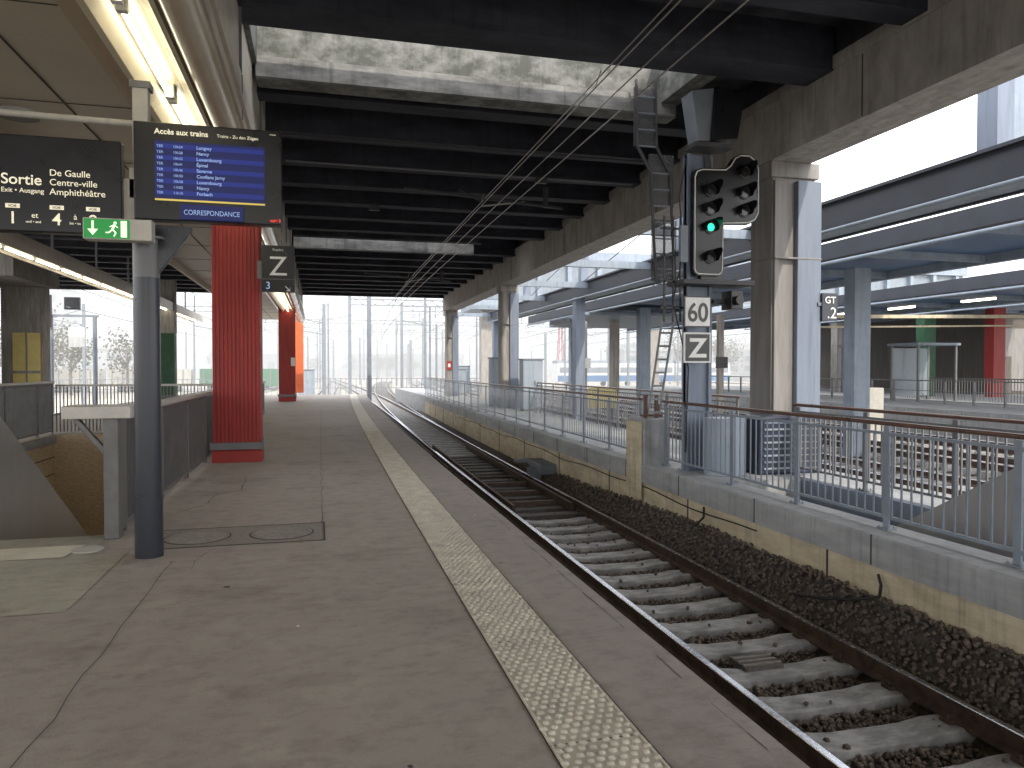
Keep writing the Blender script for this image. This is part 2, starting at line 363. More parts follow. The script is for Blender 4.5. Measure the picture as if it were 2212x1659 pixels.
def railing(name,xf,y0,y1,step,h,bal=.125,glass_from=None,mt=M_rpost,base=0,br=.006):
    e=grp(name); a=MB(); b=MB(); gl=MB()
    ys=frange(y0,y1,step)
    for y in ys:
        x=xf+cx(y)
        a.box(x-.012,x+.012,y-.035,y+.035,base,base+h-.03,mt); a.box(x-.05,x+.05,y-.08,y+.08,base,base+.012,mt)
        for dx,dy in ((-.035,-.06),(.035,-.06),(-.035,.06),(.035,.06)): a.cyl((x+dx,y+dy,base+.012),(x+dx,y+dy,base+.03),.01,mt,6)
    sec=[(xf+.028*math.cos(t*math.pi/4),base+h+.024*math.sin(t*math.pi/4)) for t in range(8)]
    a2=MB(); a2.sweep(sec,frange(y0-.1,y1+.1,1.),M_rhand,cx,smooth=True); a2.build('handrail',e)
    for z in (base+.12,base+h-.10): a.sweep([(xf-.012,z-.015),(xf-.012,z+.015),(xf+.012,z+.015),(xf+.012,z-.015)],frange(y0,y1,1.),mt,cx)
    y=y0+bal
    while y<y1:
        if glass_from is None or y<glass_from:
            x=xf+cx(y); b.box(x-br,x+br,y-.009,y+.009,base+.13,base+h-.11,mt)
        y+=bal
    a.build('posts_and_rails',e)
    if b.v: b.build('balusters',e)
    if glass_from:
        for i in range(len(ys)-1):
            if ys[i]>=glass_from-.1:
                x=xf+cx(ys[i]+.6); x2=xf+cx(ys[i+1]-.06)
                gl.add([(x,ys[i]+.05,base+.14),(x2,ys[i+1]-.05,base+.14),(x2,ys[i+1]-.05,base+h-.12),(x,ys[i]+.05,base+h-.12)],[(0,1,2,3)],M_glass)
        gl.build('glass_panels',e)
    return e
railing('railing',5.44,1.85,11.1,1.44,1.05)
railing('railing',5.44,12.1,45,1.5,1.05,glass_from=16.5)
railing('railing',6.87,2.5,9.6,1.42,1.05,bal=.11,mt=M_postg,br=.009)
railing('railing',7.6,12.5,30,1.5,1.05,bal=.14,mt=M_postg)

# ------------------------------------------------------------ track
def track(name,off,y0,y1,c0=3.9,zt=-.9,detail=True,step=3,tim=None):
    e=grp(name); r=MB(); half=.735
    for sgn in (-1,1):
        xc=c0+sgn*half; ys=frange(y0,y1,step)
        r.sweep([(xc-.07,zt-.16),(xc-.07,zt-.145),(xc-.012,zt-.125),(xc-.012,zt-.045),(xc-.034,zt-.032),(xc-.034,zt-.006),(xc+.034,zt-.006),(xc+.034,zt-.032),(xc+.012,zt-.045),(xc+.012,zt-.125),(xc+.07,zt-.145),(xc+.07,zt-.16)],ys,M_rail,off)
        r.sweep([(xc-.032,zt-.006),(xc-.026,zt),(xc+.026,zt),(xc+.032,zt-.006)],ys,M_railtop,off)
    r.build('rails',e)
    sl=MB(); f=MB(); y=y0+.3
    while y<min(y1,y0+160):
        o=off(y); mt=M_sleep if (tim is None or y<tim) else M_sleepd
        jx=random.uniform(-.02,.02); top=zt-.15+random.uniform(-.004,.001)
        if mt is M_sleep and detail:
            hw=.135
            poly=[(c0-1.25+o+jx,zt-.30),(c0+1.25+o+jx,zt-.30),(c0+1.25+o+jx,top),(c0+.5+o,top),(c0+.3+o,top-.025),(c0-.3+o,top-.025),(c0-.5+o,top),(c0-1.25+o+jx,top)]
            sl.prism_y(poly,y-hw,y+hw,mt)
        else: sl.box(c0-1.25+o+jx,c0+1.25+o+jx,y-.125,y+.125,zt-.30,zt-.162,mt)
        if y<22 and detail:
            for sg in (-1,1):
                for q in (-1,1):
                    xx=c0+sg*half+q*.10+o; f.box(xx-.03,xx+.03,y-.05,y+.05,zt-.152,zt-.125,M_rail); f.cyl((xx,y,zt-.125),(xx,y,zt-.095),.014,M_rail,6)
        y+=.6
    sl.build('sleepers',e,bevel=.012 if detail else 0)
    if f.v: f.build('fastenings',e)
    return e
track('railway_track',cx,-3,150,tim=12.8)
def div(y):
    if y<24: return cx(y)
    return cx(24)+.019*(y-24) - .00022*(y-24)**2
track('railway_turnout',div,22,160,detail=False)
m=MB()
for y0,y1,xo in ((13,24,3.35),(13,24,4.46)):
    m.sweep([(xo-.03,-1.05),(xo-.03,-.905),(xo+.03,-.905),(xo+.03,-1.05)],frange(y0,y1,2),M_rail,cx)
for a in ((13.6,3.3,4.4),(14.8,3.5,4.4),(16,3.4,4.5)):
    m.box(a[1],a[2],a[0],a[0]+.12,-1.04,-.96,M_rail)
m.build('check_rails')
m=MB(); m.box(4.9,5.35,16.2,17.2,-.85,-.62,M_mast); m.box(4.75,5.0,16.5,16.9,-1.0,-.75,M_mast); m.box(4.6,5.4,17.3,17.5,-.7,-.62,M_mast); m.cyl((3.0,16.7,-.93),(4.9,16.7,-.93),.025,M_rail,8); m.build('points_machine',bevel=.02)
m=MB(); m.box(3.62,4.0,5.74,6.02,-1.10,-1.045,M_sleepd)
for k in range(3): m.box(3.62,4.0,5.77+k*.08,5.80+k*.08,-1.045,-1.03,M_manh)
m.build('track_beacon')
for i,(c0,y0) in enumerate(((9.6,-3),(13.4,-3),(17.6,-3),(21.2,-3))):
    track('railway_track',lambda y:cx(y)*1.0,y0,160,c0=c0,detail=False)
for c0 in (-10.6,-14.3):
    track('railway_track',lambda y:cx(y),-3,160,c0=c0,detail=False)
track('railway_track',lambda y:.0004*y*y*1-0.0009*max(0,y-50)**2*.5,50,170,c0=-1.4,detail=False)
track('railway_track',lambda y:.0004*y*y+.0006*max(0,y-50)**2,50,170,c0=7.8,detail=False)

def prof(x):
    if x<2.9: return -1.14
    if x<4.68: return -1.13
    t=min(1,(x-4.68)/.42); return -1.08+t*.50
b=MB()
secx=[1.85,2.6,3.15,3.9,4.6,4.7,4.85,5.0,5.15]
YB=frange(-3,46,1)
vs=[];fs=[]
n=len(secx)
for y in YB:
    for x in secx:
        fade=max(0,min(1,(20-y)/10)) ; z=-1.15+(prof(x)+1.13)*(.35+.65*fade); vs.append((x+cx(y),y,z-.02))
for k in range(len(YB)-1):
    for i in range(n-1): fs.append((k*n+i,k*n+i+1,(k+1)*n+i+1,(k+1)*n+i))
b.add(vs,fs,M_bed); b.build('track_bed')
def stones(name,count,xr,yr,zfun,size):
    t=(1+5**.5)/2
    iv=np.array([(-1,t,0),(1,t,0),(-1,-t,0),(1,-t,0),(0,-1,t),(0,1,t),(0,-1,-t),(0,1,-t),(t,0,-1),(t,0,1),(-t,0,-1),(-t,0,1)],float); iv/=np.linalg.norm(iv[0])
    ifc=np.array([(0,11,5),(0,5,1),(0,1,7),(0,7,10),(0,10,11),(1,5,9),(5,11,4),(11,10,2),(10,7,6),(7,1,8),(3,9,4),(3,4,2),(3,2,6),(3,6,8),(3,8,9),(4,9,5),(2,4,11),(6,2,10),(8,6,7),(9,8,1)])
    X=np.random.uniform(xr[0],xr[1],count); u=np.random.uniform(0,1,count)**1.5; Y=yr[0]+(yr[1]-yr[0])*u
    keep=np.ones(count,bool)
    ph=((Y-(-3+.3)+.3)%.6)-.3
    keep&=~((np.abs(ph)<.15)&(X>2.7)&(X<4.68)&(np.random.uniform(0,1,count)<.985))
    keep&=~((np.abs(X-3.165)<.09)|(np.abs(X-4.635)<.09))
    X=X[keep];Y=Y[keep];c=len(X)
    Z=np.array([zfun(x,y) for x,y in zip(X,Y)])+np.random.uniform(-.015,.02,c)
    onsl=(np.abs(((Y+2.7+.3)%.6)-.3)<.15)&(X>2.7)&(X<4.68); Z[onsl]=-1.055
    X=X+.0004*Y*Y
    S=np.random.uniform(size*.6,size*1.35,c)
    V=iv[None,:,:]*np.random.uniform(.65,1.2,(c,12,1))*np.random.uniform(.6,1.1,(c,1,3))
    A=np.random.uniform(0,6.28,c); ca,sa=np.cos(A),np.sin(A)
    vx=V[:,:,0]*ca[:,None]-V[:,:,1]*sa[:,None]; vy=V[:,:,0]*sa[:,None]+V[:,:,1]*ca[:,None]
    V=np.stack([vx,vy,V[:,:,2]],-1)*S[:,None,None]+np.stack([X,Y,Z],-1)[:,None,:]
    F=(ifc[None]+ (np.arange(c)*12)[:,None,None]).reshape(-1,3)
    me=bpy.data.meshes.new(name); me.vertices.add(c*12); me.vertices.foreach_set('co',V.reshape(-1))
    me.loops.add(len(F)*3); me.loops.foreach_set('vertex_index',F.reshape(-1).astype(np.int32)); me.polygons.add(len(F))
    me.polygons.foreach_set('loop_start',np.arange(0,len(F)*3,3,dtype=np.int32))
    me.materials.append(M_ball); me.update(calc_edges=True); me.validate()
    o=bpy.data.objects.new(name,me); COL.objects.link(o); return o
def zf(x,y):
    fade=max(0,min(1,(20-y)/10)); return -1.15+(prof(x)+1.13)*(.35+.65*fade)+.005
stones('ballast_gravel',36000,(2.2,5.15),(2.2,20),zf,.025)

# ------------------------------------------------------------ roof deck
d=MB()
H1=(-.8,5.2,9.45,10.8); H2=(-.8,5.2,24.2,25.3)
def boxcells(mb,xs,ys,holes,z0,z1,m):
    for i in range(len(xs)-1):
        for j in range(len(ys)-1):
            mx=(xs[i]+xs[i+1])/2; my=(ys[j]+ys[j+1])/2
            if any(h[0]<mx<h[1] and h[2]<my<h[3] for h in holes): continue
            mb.box(xs[i],xs[i+1],ys[j],ys[j+1],z0,z1,m)
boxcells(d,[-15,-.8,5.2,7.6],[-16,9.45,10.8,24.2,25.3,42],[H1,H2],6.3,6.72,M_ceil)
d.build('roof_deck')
d=MB()
ysb=[]
for y in (-14,-11,-8,-5,-2,1,3.2,5.2,7.2): ysb.append((y,.4,.55))
ysb.append((8.85,.6,.6))
for k in range(17):
    y=11.6+k*1.8
    if 23.4<y<26: continue
    ysb.append((y,.28,.6))
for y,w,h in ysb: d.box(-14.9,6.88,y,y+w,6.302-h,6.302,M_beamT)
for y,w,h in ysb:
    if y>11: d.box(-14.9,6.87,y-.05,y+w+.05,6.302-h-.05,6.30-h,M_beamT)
d.build('roof_joists')
d=MB()
d.cyl((-.6,15.0,5.6),(6.6,15.0,5.58),.018,M_postg,6); d.cyl((-.6,13.2,5.55),(6.6,13.2,5.55),.015,M_sbox,6)
for x,y in ((4.4,15),(1.2,18.6)): d.box(x,x+.25,y-.06,y+.06,5.48,5.60,M_sbox)
d.build('ceiling_conduits')
d=MB()
d.box(-.82,5.5,10.8,11.15,5.58,6.75,M_skyl); d.box(5.2,5.5,9.46,10.79,5.75,6.75,M_skyl); d.box(-1.1,-.8,9.46,10.79,5.75,6.75,M_skyl)
d.box(-.82,5.45,10.72,10.799,5.58,5.86,M_skyl2)
d.box(-.8,5.2,25.3,25.6,5.55,6.75,M_skyl2); d.box(-.8,5.2,23.9,24.2,5.7,6.75,M_ceil)
d.build('skylight_curb')
d=MB()
d.box(6.9,7.65,-16,42.4,4.88,5.72,M_beamL); d.box(6.86,7.7,-16,42.4,5.72,5.90,M_beamL)
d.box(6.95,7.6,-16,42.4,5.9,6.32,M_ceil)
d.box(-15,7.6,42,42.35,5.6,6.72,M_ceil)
for y in frange(-10,40,6.1): d.box(6.893,6.9,y,y+.02,4.9,5.71,M_crack)
d.build('edge_girder',bevel=.02)
def column(name,x,y,w,dp,z1,mt,lower=None,zl=None):
    m=MB(); m.box(x-w/2,x+w/2,y-dp/2,y+dp/2,-.9,z1,mt)
    m.box(x-w/2-.05,x+w/2+.05,y-dp/2-.05,y+dp/2+.05,z1-.25,z1-.001,mt)
    m.box(x+w*.02,x+w/2+.06,y-dp/2-.10,y-dp/2-.002,-.9,z1-.3,M_colg)  # right half of the front coloured blue-grey, painting sky light on it
    m.box(x-w/2+.02,x-w/2+.10,y-dp/2-.05,y-dp/2-.003,0,z1-.3,M_colw)
    m.box(x-w/2-.01,x+w/2+.07,y-dp/2-.11,y+dp/2+.01,z1-1.55,z1-1.52,M_colw)
    return m.build(name,bevel=.012)
column('concrete_column',7.36,10.7,.78,.6,4.879,M_colw)
column('concrete_column',7.32,28.9,.62,.6,4.879,M_beamL)
column('concrete_column',7.32,42.1,.62,.6,4.879,M_beamL)
column('concrete_column',7.32,-8,.78,.6,4.879,M_colw)

def ribcol(name,x,y,w,dp,z1,mt,base=True):
    e=grp(name); poly=[]
    nr=12
    y0=y-dp/2; y1=y+dp/2; x0=x-w/2; x1=x+w/2
    st=w/nr
    for i in range(nr):
        a=x0+i*st; poly+=[(a+.1*st,y0),(a+.75*st,y0),(a+.8*st,y0+.014),(a+1.05*st if i<nr-1 else x1,y0+.014)]
    nd=8; sd=dp/nd
    for i in range(nd):
        a=y0+.014+i*sd*.96; poly+=[(x1,a+.1*sd),(x1,a+.7*sd),(x1-.014,a+.75*sd),(x1-.014,a+sd*.9)]
    poly+=[(x1,y1),(x0,y1),(x0,y0+.014)]
    m=MB(); m.prism_z(poly,.0,z1,mt); m.build('ribbed_shaft',e)
    if base:
        m=MB(); m.box(x0-.05,x1+.03,y0-.05,y1+.05,.22,.34,M_postg); m.box(x0-.02,x1+.02,y0-.02,y1+.02,.001,.2,mt)
        m.box(x1+.03,x1+.06,y0-.02,y0+.08,.2,.42,M_postg); m.build('base_collar',e,bevel=.008)
    return e
ribcol('red_column',-1.36,13.6,.76,.6,4.6,M_red)
ribcol('red_column',-1.50,37.3,.76,.6,4.6,M_red)
ribcol('red_column',-1.38,50,.76,.6,4.6,M_redsun,False)  # far red column, with sunlight painted into its colour
m=MB(); m.box(-1.32,-1.12,36.96,36.98,1.7,2.1,M_white); m.build('notice_paper')
ribcol('green_column',-6.85,37.3,.76,.6,3.2,M_green)
m=MB(); m.box(-7.25,-6.45,37.0,37.6,3.2,6.0,M_beamL); m.build('column_head',bevel=.02)

# ------------------------------------------------------------ left canopy
YC=[-14,46]
c=MB(); e=grp('platform_canopy')
c.sweep([(-3.7,4.46),(-1.98,4.46)],YC,M_canopy,closed=False)
c.box(-3.78,-3.7,-14,46,4.3,4.9,M_canopy)
c.box(-3.7,-.9,-14,46,4.9,4.95,M_canopy)
c.build('ceiling_panels',e)
c=MB(); c.box(-2.655,-2.635,-14,46,4.452,4.459,M_crack)
for y in frange(-12.6,45,2.4): c.box(-3.7,-1.98,y,y+.012,4.453,4.4585,M_crack)
c.build('panel_joints',e)
c=MB()
sec=[(-1.98,4.46)]+[(-1.98+.16*math.sin(t),4.46+.13*(1-math.cos(t))*.9) for t in (.4,.8,1.2,1.57)]+[(-1.80,4.52),(-1.76,4.40),(-1.72,4.30)]
c.sweep(sec,YC,M_gloss,closed=False,smooth=True); c.build('cove',e)
c=MB(); c.sweep([(-1.72,4.30),(-1.66,4.30),(-1.54,4.42),(-1.32,4.42),(-1.21,4.31),(-1.17,4.31)],YC,M_trough,closed=False); c.build('light_trough',e)
c=MB()
sec=[(-1.17,4.31)]+[(-1.02-.15*math.cos(t),4.40-.15*math.sin(t)) for t in [i*math.pi/10 for i in range(0,10)]]+[(-.87,4.42)]
c.sweep(sec,YC,M_gloss,closed=False,smooth=True); c.build('rounded_gutter',e)
c=MB(); c.box(-.90,-.84,-14,46,4.42,4.95,M_fascia); c.box(-.93,-.87,-14,41.9,4.96,6.29,M_fascia); c.box(-.84,-.80,-14,46,4.55,4.60,M_fascia)
for y in frange(-12,41,3): c.box(-.865,-.835,y,y+.02,4.96,6.28,M_postg); c.box(-.86,-.83,y,y+.02,4.43,4.94,M_postg)
c.build('fascia_board',e)
lt=grp('fluorescent_light_line'); c=MB(); k=MB()
for i in range(-7,18):
    y=6.25+i*2.0
    c.cyl((-1.43,y,4.325),(-1.43,y+1.78,4.325),.027,M_tube,8)
    k.box(-1.47,-1.39,y-.07,y-.001,4.29,4.42,M_white); k.box(-1.47,-1.39,y+1.781,y+1.85,4.29,4.42,M_white)
c.build('tubes',lt); k.build('lamp_holders',lt)
lt=grp('fluorescent_light_line'); c=MB(); k=MB()
k.box(-7.05,-6.55,-14,46,4.33,4.62,M_canopy); k.box(-7.1,-7.05,-14,46,4.25,4.62,M_fascia); k.box(-6.55,-6.50,-14,46,4.25,4.62,M_fascia)
y=0
while y<45:
    c.cyl((-6.8,y,4.28),(-6.8,y+1.62,4.28),.024,M_tube,6); y+=1.9
for y in frange(-10,45,4): k.box(-6.83,-6.77,y,y+.06,4.62,5.7,M_postg)
c.build('tubes',lt); k.build('lamp_rail',lt)

# ------------------------------------------------------------ sign post, screen, exit signs
e=grp('sign_post'); m=MB()
PX,PY=-1.41,6.85
m.cyl((PX,PY,.0),(PX,PY,.52),.112,M_post,32); m.cyl((PX,PY,.5),(PX,PY,2.36),.104,M_post,32); m.cyl((PX,PY,2.36),(PX,PY,2.68),.104,M_postg,32)
m.cyl((PX,PY,2.68),(PX,PY,2.70),.16,M_postg,24)
m.build('tube_post',e)
m=MB(); m.prism_y([(PX+.06,2.40),(PX+.10,2.40),(PX+.36,2.76),(PX+.36,2.80),(PX+.06,2.80)],PY-.03,PY+.03,M_post)
m.box(PX-.09,PX+.03,PY-.03,PY+.08,2.70,3.96,M_offw); m.box(PX-.11,PX+.05,PY-.04,PY+.1,3.94,4.0,M_postg)
m.box(PX-.10,PX+.02,PY-.12,PY-.03,3.0,3.25,M_offw); m.box(PX-.16,PX-.06,PY-.12,PY,2.78,3.16,M_offw)
m.cyl((-3.6,PY+.05,3.69),(PX-.09,PY+.05,3.66),.028,M_offw,12)
for xx in (-2.6,): m.box(xx,xx+.03,PY-.1,PY+.06,3.4,3.68,M_offw)
m.cyl((-2.45,PY+.3,3.72),(-2.45,PY+.3,3.76),.16,M_postg,20)
m.build('brackets',e,bevel=.004)
e=grp('departure_screen'); sy=6.66
m=MB(); m.box(-1.46,-.305,sy,sy+.14,2.82,3.62,M_black); m.build('housing',e,bevel=.01)
m=MB(); m.box(-1.30,-.44,sy-.004,sy-.001,2.98,3.47,M_screen)
for k in range(9):
    if k%2==0: m.box(-1.29,-.45,sy-.006,sy-.0042,3.42-k*.0475-.012,3.42-k*.0475+.026,M_screenrow)
m.box(-1.30,-.44,sy-.006,sy-.0042,2.98,2.995,M_yel); m.build('display',e)
m=MB(); m.box(-1.11,-.61,sy-.02,sy-.002,2.83,2.955,M_screen); m.build('line_plate',e,bevel=.004)
text('heading','Accès aux trains',-1.30,sy-.004,3.525,.062,M_txt,e,bold=.0012)
text('subheading','Trains - Zu den Zügen',-.82,sy-.004,3.528,.036,M_txt,e)
text('clock_bar','—',-.40,sy-.004,3.57,.05,M_txt,e)
rows=[('10h24','Longwy'),('10h28','Nancy'),('10h32','Luxembourg'),('10h41','Épinal'),('10h46','Saverne'),('10h50','Conflans Jarny'),('10h58','Luxembourg'),('11h02','Nancy'),('11h10','Forbach')]
for i,(b_,c_) in enumerate(rows):
    z=3.415-i*.0475
    text('row_type','TER',-1.285,sy-.007,z,.03,M_stxt,e); text('row_time',b_,-1.16,sy-.007,z,.03,M_stxt,e); text('row_destination',c_,-.98,sy-.007,z,.038,M_stxt,e,bold=.0006)
text('plate_text','CORRESPONDANCE',-.86,sy-.022,2.87,.058,M_stxt,e,'CENTER',.82)
text('red_text','voie 3',-.40,sy-.004,2.845,.035,M_redt,e,bold=.001)

e=grp('exit_direction_sign'); m=MB(); m.box(-2.85,-1.55,sy,sy+.12,2.68,3.44,M_black); m.build('housing',e,bevel=.01)
text('exit_word','Sortie',-2.41,sy-.004,3.05,.118,M_txt,e,bold=.001)
text('exit_word_translations','Exit • Ausgang',-2.41,sy-.004,2.985,.052,M_txt,e)
text('exit_arrow_bar','|',-2.47,sy-.004,3.03,.14,M_txt,e)
for i,s_ in enumerate(('De Gaulle','Centre-ville','Amphithéâtre')): text('destination_text',s_,-2.07,sy-.004,3.13-i*.075,.072,M_txt,e)
for x,s_ in ((-2.33,'1'),(-2.02,'4'),(-1.76,'9')):
    text('track_number',s_,x,sy-.004,2.74,.135,M_txt,e,'CENTER',bold=.001)
    m=MB(); m.box(x-.05,x+.05,sy-.006,sy-.001,2.862,2.895,M_txt); m.build('voie_plate',e); text('voie_label','VOIE',x,sy-.008,2.868,.028,M_black,e,'CENTER')
text('and_word','et',-2.20,sy-.004,2.79,.06,M_txt,e); text('and_small','und • and',-2.24,sy-.004,2.75,.028,M_txt,e)
text('to_word','à',-1.90,sy-.004,2.79,.06,M_txt,e); text('to_small','bis • to',-1.93,sy-.004,2.75,.028,M_txt,e)

e=grp('emergency_exit_sign'); m=MB(); ey=6.52
m.box(-1.80,-1.30,ey,ey+.14,2.62,2.79,M_offw); m.build('housing',e,bevel=.008)
m=MB(); m.box(-1.79,-1.46,ey-.004,ey-.001,2.63,2.78,M_exit)
yq=(ey-.007,ey-.0045)
m.box(-1.735,-1.718,*yq,2.69,2.765,M_exitw); m.prism_y([(-1.765,2.70),(-1.7265,2.65),(-1.688,2.70)],ey-.0068,ey-.0044,M_exitw)
m.box(-1.525,-1.48,*yq,2.64,2.77,M_exitw)
m.cyl((-1.565,ey-.003,2.752),(-1.565,ey-.008,2.752),.012,M_exitw,12)
for a,b_,w in (((-1.57,2.738),(-1.585,2.70),.018),((-1.585,2.70),(-1.56,2.675),.011),((-1.56,2.675),(-1.575,2.645),.010),((-1.585,2.70),(-1.61,2.675),.011),((-1.61,2.675),(-1.635,2.675),.010),((-1.57,2.735),(-1.545,2.715),.008),((-1.575,2.735),(-1.605,2.72),.008)):
    m.beam((a[0],ey-.0055,a[1]),(b_[0],ey-.0055,b_[1]),.003,w,M_exitw)
m.build('pictogram_panel',e)

e=grp('platform_marker_sign'); zy=13.1
m=MB(); m.box(-.93,-.40,zy,zy+.08,2.88,3.66,M_black); m.box(-1.0,-.93,zy+.02,zy+.06,3.1,3.4,M_postg); m.box(-.92,-.41,zy-.003,zy-.0005,3.09,3.10,M_postg); m.build('panel',e,bevel=.006)
text('letter','Z',-.665,zy-.006,3.16,.46,M_txtw,e,'CENTER'); text('caption','Repère',-.665,zy-.006,3.57,.06,M_txtw,e,'CENTER')
text('voie','3',-.87,zy-.006,2.93,.17,M_stxt,e)
m=MB(); m.beam((-.55,zy-.004,2.98),(-.48,zy-.004,2.91),.004,.014,M_txtw); m.beam((-.475,zy-.004,2.96),(-.475,zy-.004,2.90),.004,.014,M_txtw); m.beam((-.53,zy-.004,2.905),(-.468,zy-.004,2.905),.003,.014,M_txtw); m.build('arrow',e)

# ------------------------------------------------------------ stair railings left
def slatrail(name,x,y0,y1,h,capw=.16,sp=.055,mt=M_slat):
    e=grp(name); a=MB()
    a.box(x-capw/2,x+capw/2,y0-.05,y1,h-.05,h,M_cap)
    a.box(x-.02,x+.02,y0,y1,.06,.10,mt); a.box(x-.02,x+.02,y0,y1,h-.1,h-.05,mt)
    for y in frange(y0,y1,1.8): a.box(x-.03,x+.03,y-.03,y+.03,0,h-.05,mt)
    a.build('cap_and_rails',e,bevel=.006)
    b=MB(); y=y0+.03
    while y<y1: b.box(x-.022,x+.022,y-.008,y+.008,.1,h-.1,mt); y+=sp
    b.build('slats',e); return e
e=slatrail('stair_railing',-1.88,8.0,20.2,1.2)
a=MB(); a.box(-2.28,-1.70,7.55,7.93,1.13,1.25,M_cap); a.box(-1.95,-1.82,7.6,7.75,0,1.13,M_slat); a.box(-1.93,-1.84,7.75,8.0,.05,1.13,M_slat)
a.beam((-2.2,7.7,1.12),(-1.93,7.7,.78),.06,.05,M_slat); a.beam((-1.93,7.7,.79),(-1.93,7.7,.25),.06,.05,M_slat)
a.build('end_bracket',e,bevel=.008)
slatrail('stair_railing',-6.3,3.0,20.2,1.28,sp=.08)
e=grp('stair_railing'); a=MB(); a.box(-6.2,-1.95,20.15,20.25,1.15,1.2,M_cap)
x=-6.2
while x<-2: a.box(x,x+.016,20.18,20.22,.05,1.15,M_slat); x+=.08
a.build('slats',e)
slatrail('stair_railing',-1.88,21.5,27,1.15)
m=MB(); m.box(-2.18,-1.97,8.6,8.9,-.5,.28,M_offw); m.box(-2.2,-2.181,8.65,8.85,-.35,-.15,M_red); m.build('wall_fixture',bevel=.01)

# ------------------------------------------------------------ railway signal
e=grp('railway_signal'); sy=10.30
sx=5.54; k=1.08
poly=[(0,.1),(.02,.04),(.07,0),(.41,0),(.46,.04),(.48,.1),(.48,.80),(.88,.82),(.99,.88),(1.05,1.0),(1.05,1.70),(1.0,1.82),(.90,1.90),(.74,1.90),(.64,1.84),(.57,1.72),(.50,1.66),(.13,1.64),(.04,1.60),(0,1.5)]
P=[(sx+x*k,3.02+z) for x,z in poly]
m=MB(); m.prism_y(P,sy,sy+.1,M_black); m.build('backboard',e)
m=MB()
def inset(P,dd):
    out=[]; n=len(P)
    for i in range(n):
        a=Vector(P[i-1]);b_=Vector(P[i]);c_=Vector(P[(i+1)%n]); t=((b_-a).normalized()+(c_-b_).normalized()).normalized(); nn=Vector((-t.y,t.x)); out.append(tuple(b_+nn*dd))
    return out
Pi=inset(P,.025)
for i in range(len(Pi)):
    a=Pi[i];b_=Pi[(i+1)%len(Pi)]; m.cyl((a[0],sy-.004,a[1]),(b_[0],sy-.004,b_[1]),.010,M_white,6)
m.build('white_border',e)
m=MB()
lights=[(.26,1.30),(.26,1.02),(.26,.74),(.26,.28),(.80,1.62),(.80,1.30),(.80,1.02)]
for i,(x,z) in enumerate(lights):
    X=sx+x*k; Z=3.02+z
    m.cyl((X,sy-.02,Z),(X,sy-.002,Z),.10,M_sbox,20)
    m.cyl((X,sy-.03,Z),(X,sy-.019,Z),.06 if i==2 else .075,M_siggreen if i==2 else M_sig_off,20)
    n=14; vs=[];fs=[]
    for j in range(n+1):
        t=-.5+ (math.pi+1.0)*j/n
        for yy,rr in ((sy,.112),(sy-.30,.105)):
            yyy=sy-.32*(.35+.65*max(0,math.sin(t))) if yy<sy else yy
            vs.append((X+math.cos(t)*rr,yyy,Z+math.sin(t)*rr))
    for j in range(n): fs.append((2*j,2*j+1,2*j+3,2*j+2))
    m.add(vs,fs,M_black,True)
m.build('lamps_and_hoods',e)
m=MB()
m.box(5.50,5.92,10.45,10.52,0,4.9,M_colg); m.box(5.50,5.55,10.40,10.57,0,4.9,M_colg); m.box(5.87,5.92,10.40,10.57,0,4.9,M_colg)
m.build('mast',e)
m=MB()
m.box(5.25,6.45,10.05,10.6,2.86,2.93,M_sbox); m.box(6.08,6.28,10.1,10.4,2.50,2.78,M_black); m.box(5.7,6.1,10.35,10.5,2.93,3.05,M_black); m.box(5.9,6.1,10.3,10.4,2.6,2.66,M_sbox)
m.cyl((6.17,10.1,2.63),(6.17,10.0,2.63),.07,M_black,16)
m.cyl((5.85,10.4,4.6),(5.8,10.4,5.0),.05,M_sbox,10)
m.build('brackets',e,bevel=.008)
m=MB()
m.prism_y([(5.30,5.66),(5.66,5.73),(5.60,4.96),(5.42,4.95)],9.92,10.25,M_mast)
m.prism_y([(5.665,5.73),(6.14,5.70),(6.02,5.0),(5.605,4.96)],9.86,10.28,M_black)
m.box(5.38,6.0,9.95,10.3,4.88,4.945,M_sbox)
m.build('hooded_box',e)
e2=grp('speed_limit_sign'); m=MB(); m.box(5.34,5.79,10.2,10.23,2.22,2.69,M_black); m.box(5.36,5.77,10.194,10.199,2.24,2.67,M_white); m.build('plate',e2)
text('digits','60',5.565,10.19,2.31,.40,M_black,e2,'CENTER',.88,bold=.006)
e2=grp('zone_sign'); m=MB(); m.box(5.34,5.79,10.2,10.23,1.68,2.14,M_white); m.box(5.365,5.765,10.194,10.199,1.705,2.115,M_black); m.build('plate',e2)
text('letter','Z',5.565,10.19,1.77,.40,M_white,e2,'CENTER',1.1,bold=.01)
e2=grp('name_sign'); m=MB(); m.box(5.90,6.14,10.9,10.93,1.75,2.25,M_sbox); m.build('plate',e2); text('letter','N',6.02,10.89,1.98,.26,M_offw,e2,'CENTER'); text('code','Ca 86',6.02,10.89,1.83,.09,M_offw,e2,'CENTER')
m=MB()
for dx in (0,.22): m.beam((5.36+dx*.9,11.5,.80),(5.62+dx,11.5,2.48),.02,.05,M_ladder)
for i in range(8):
    t=i/7.5+.03; m.beam((5.36+.26*t,11.5,.80+1.68*t),(5.56+.28*t,11.5,.80+1.68*t),.02,.035,M_ladder)
m.build('ladder',grp('signal_ladder'))
e2=grp('access_ladder'); m=MB()
pts=[(5.05,2.9),(5.0,3.6),(4.95,4.6),(4.72,5.0),(4.70,6.0)]
for dx in (0,.32):
    for a,b_ in zip(pts[:-1],pts[1:]): m.beam((a[0]+dx,10.55,a[1]),(b_[0]+dx*1.0,10.55,b_[1]),.03,.04,M_sbox)
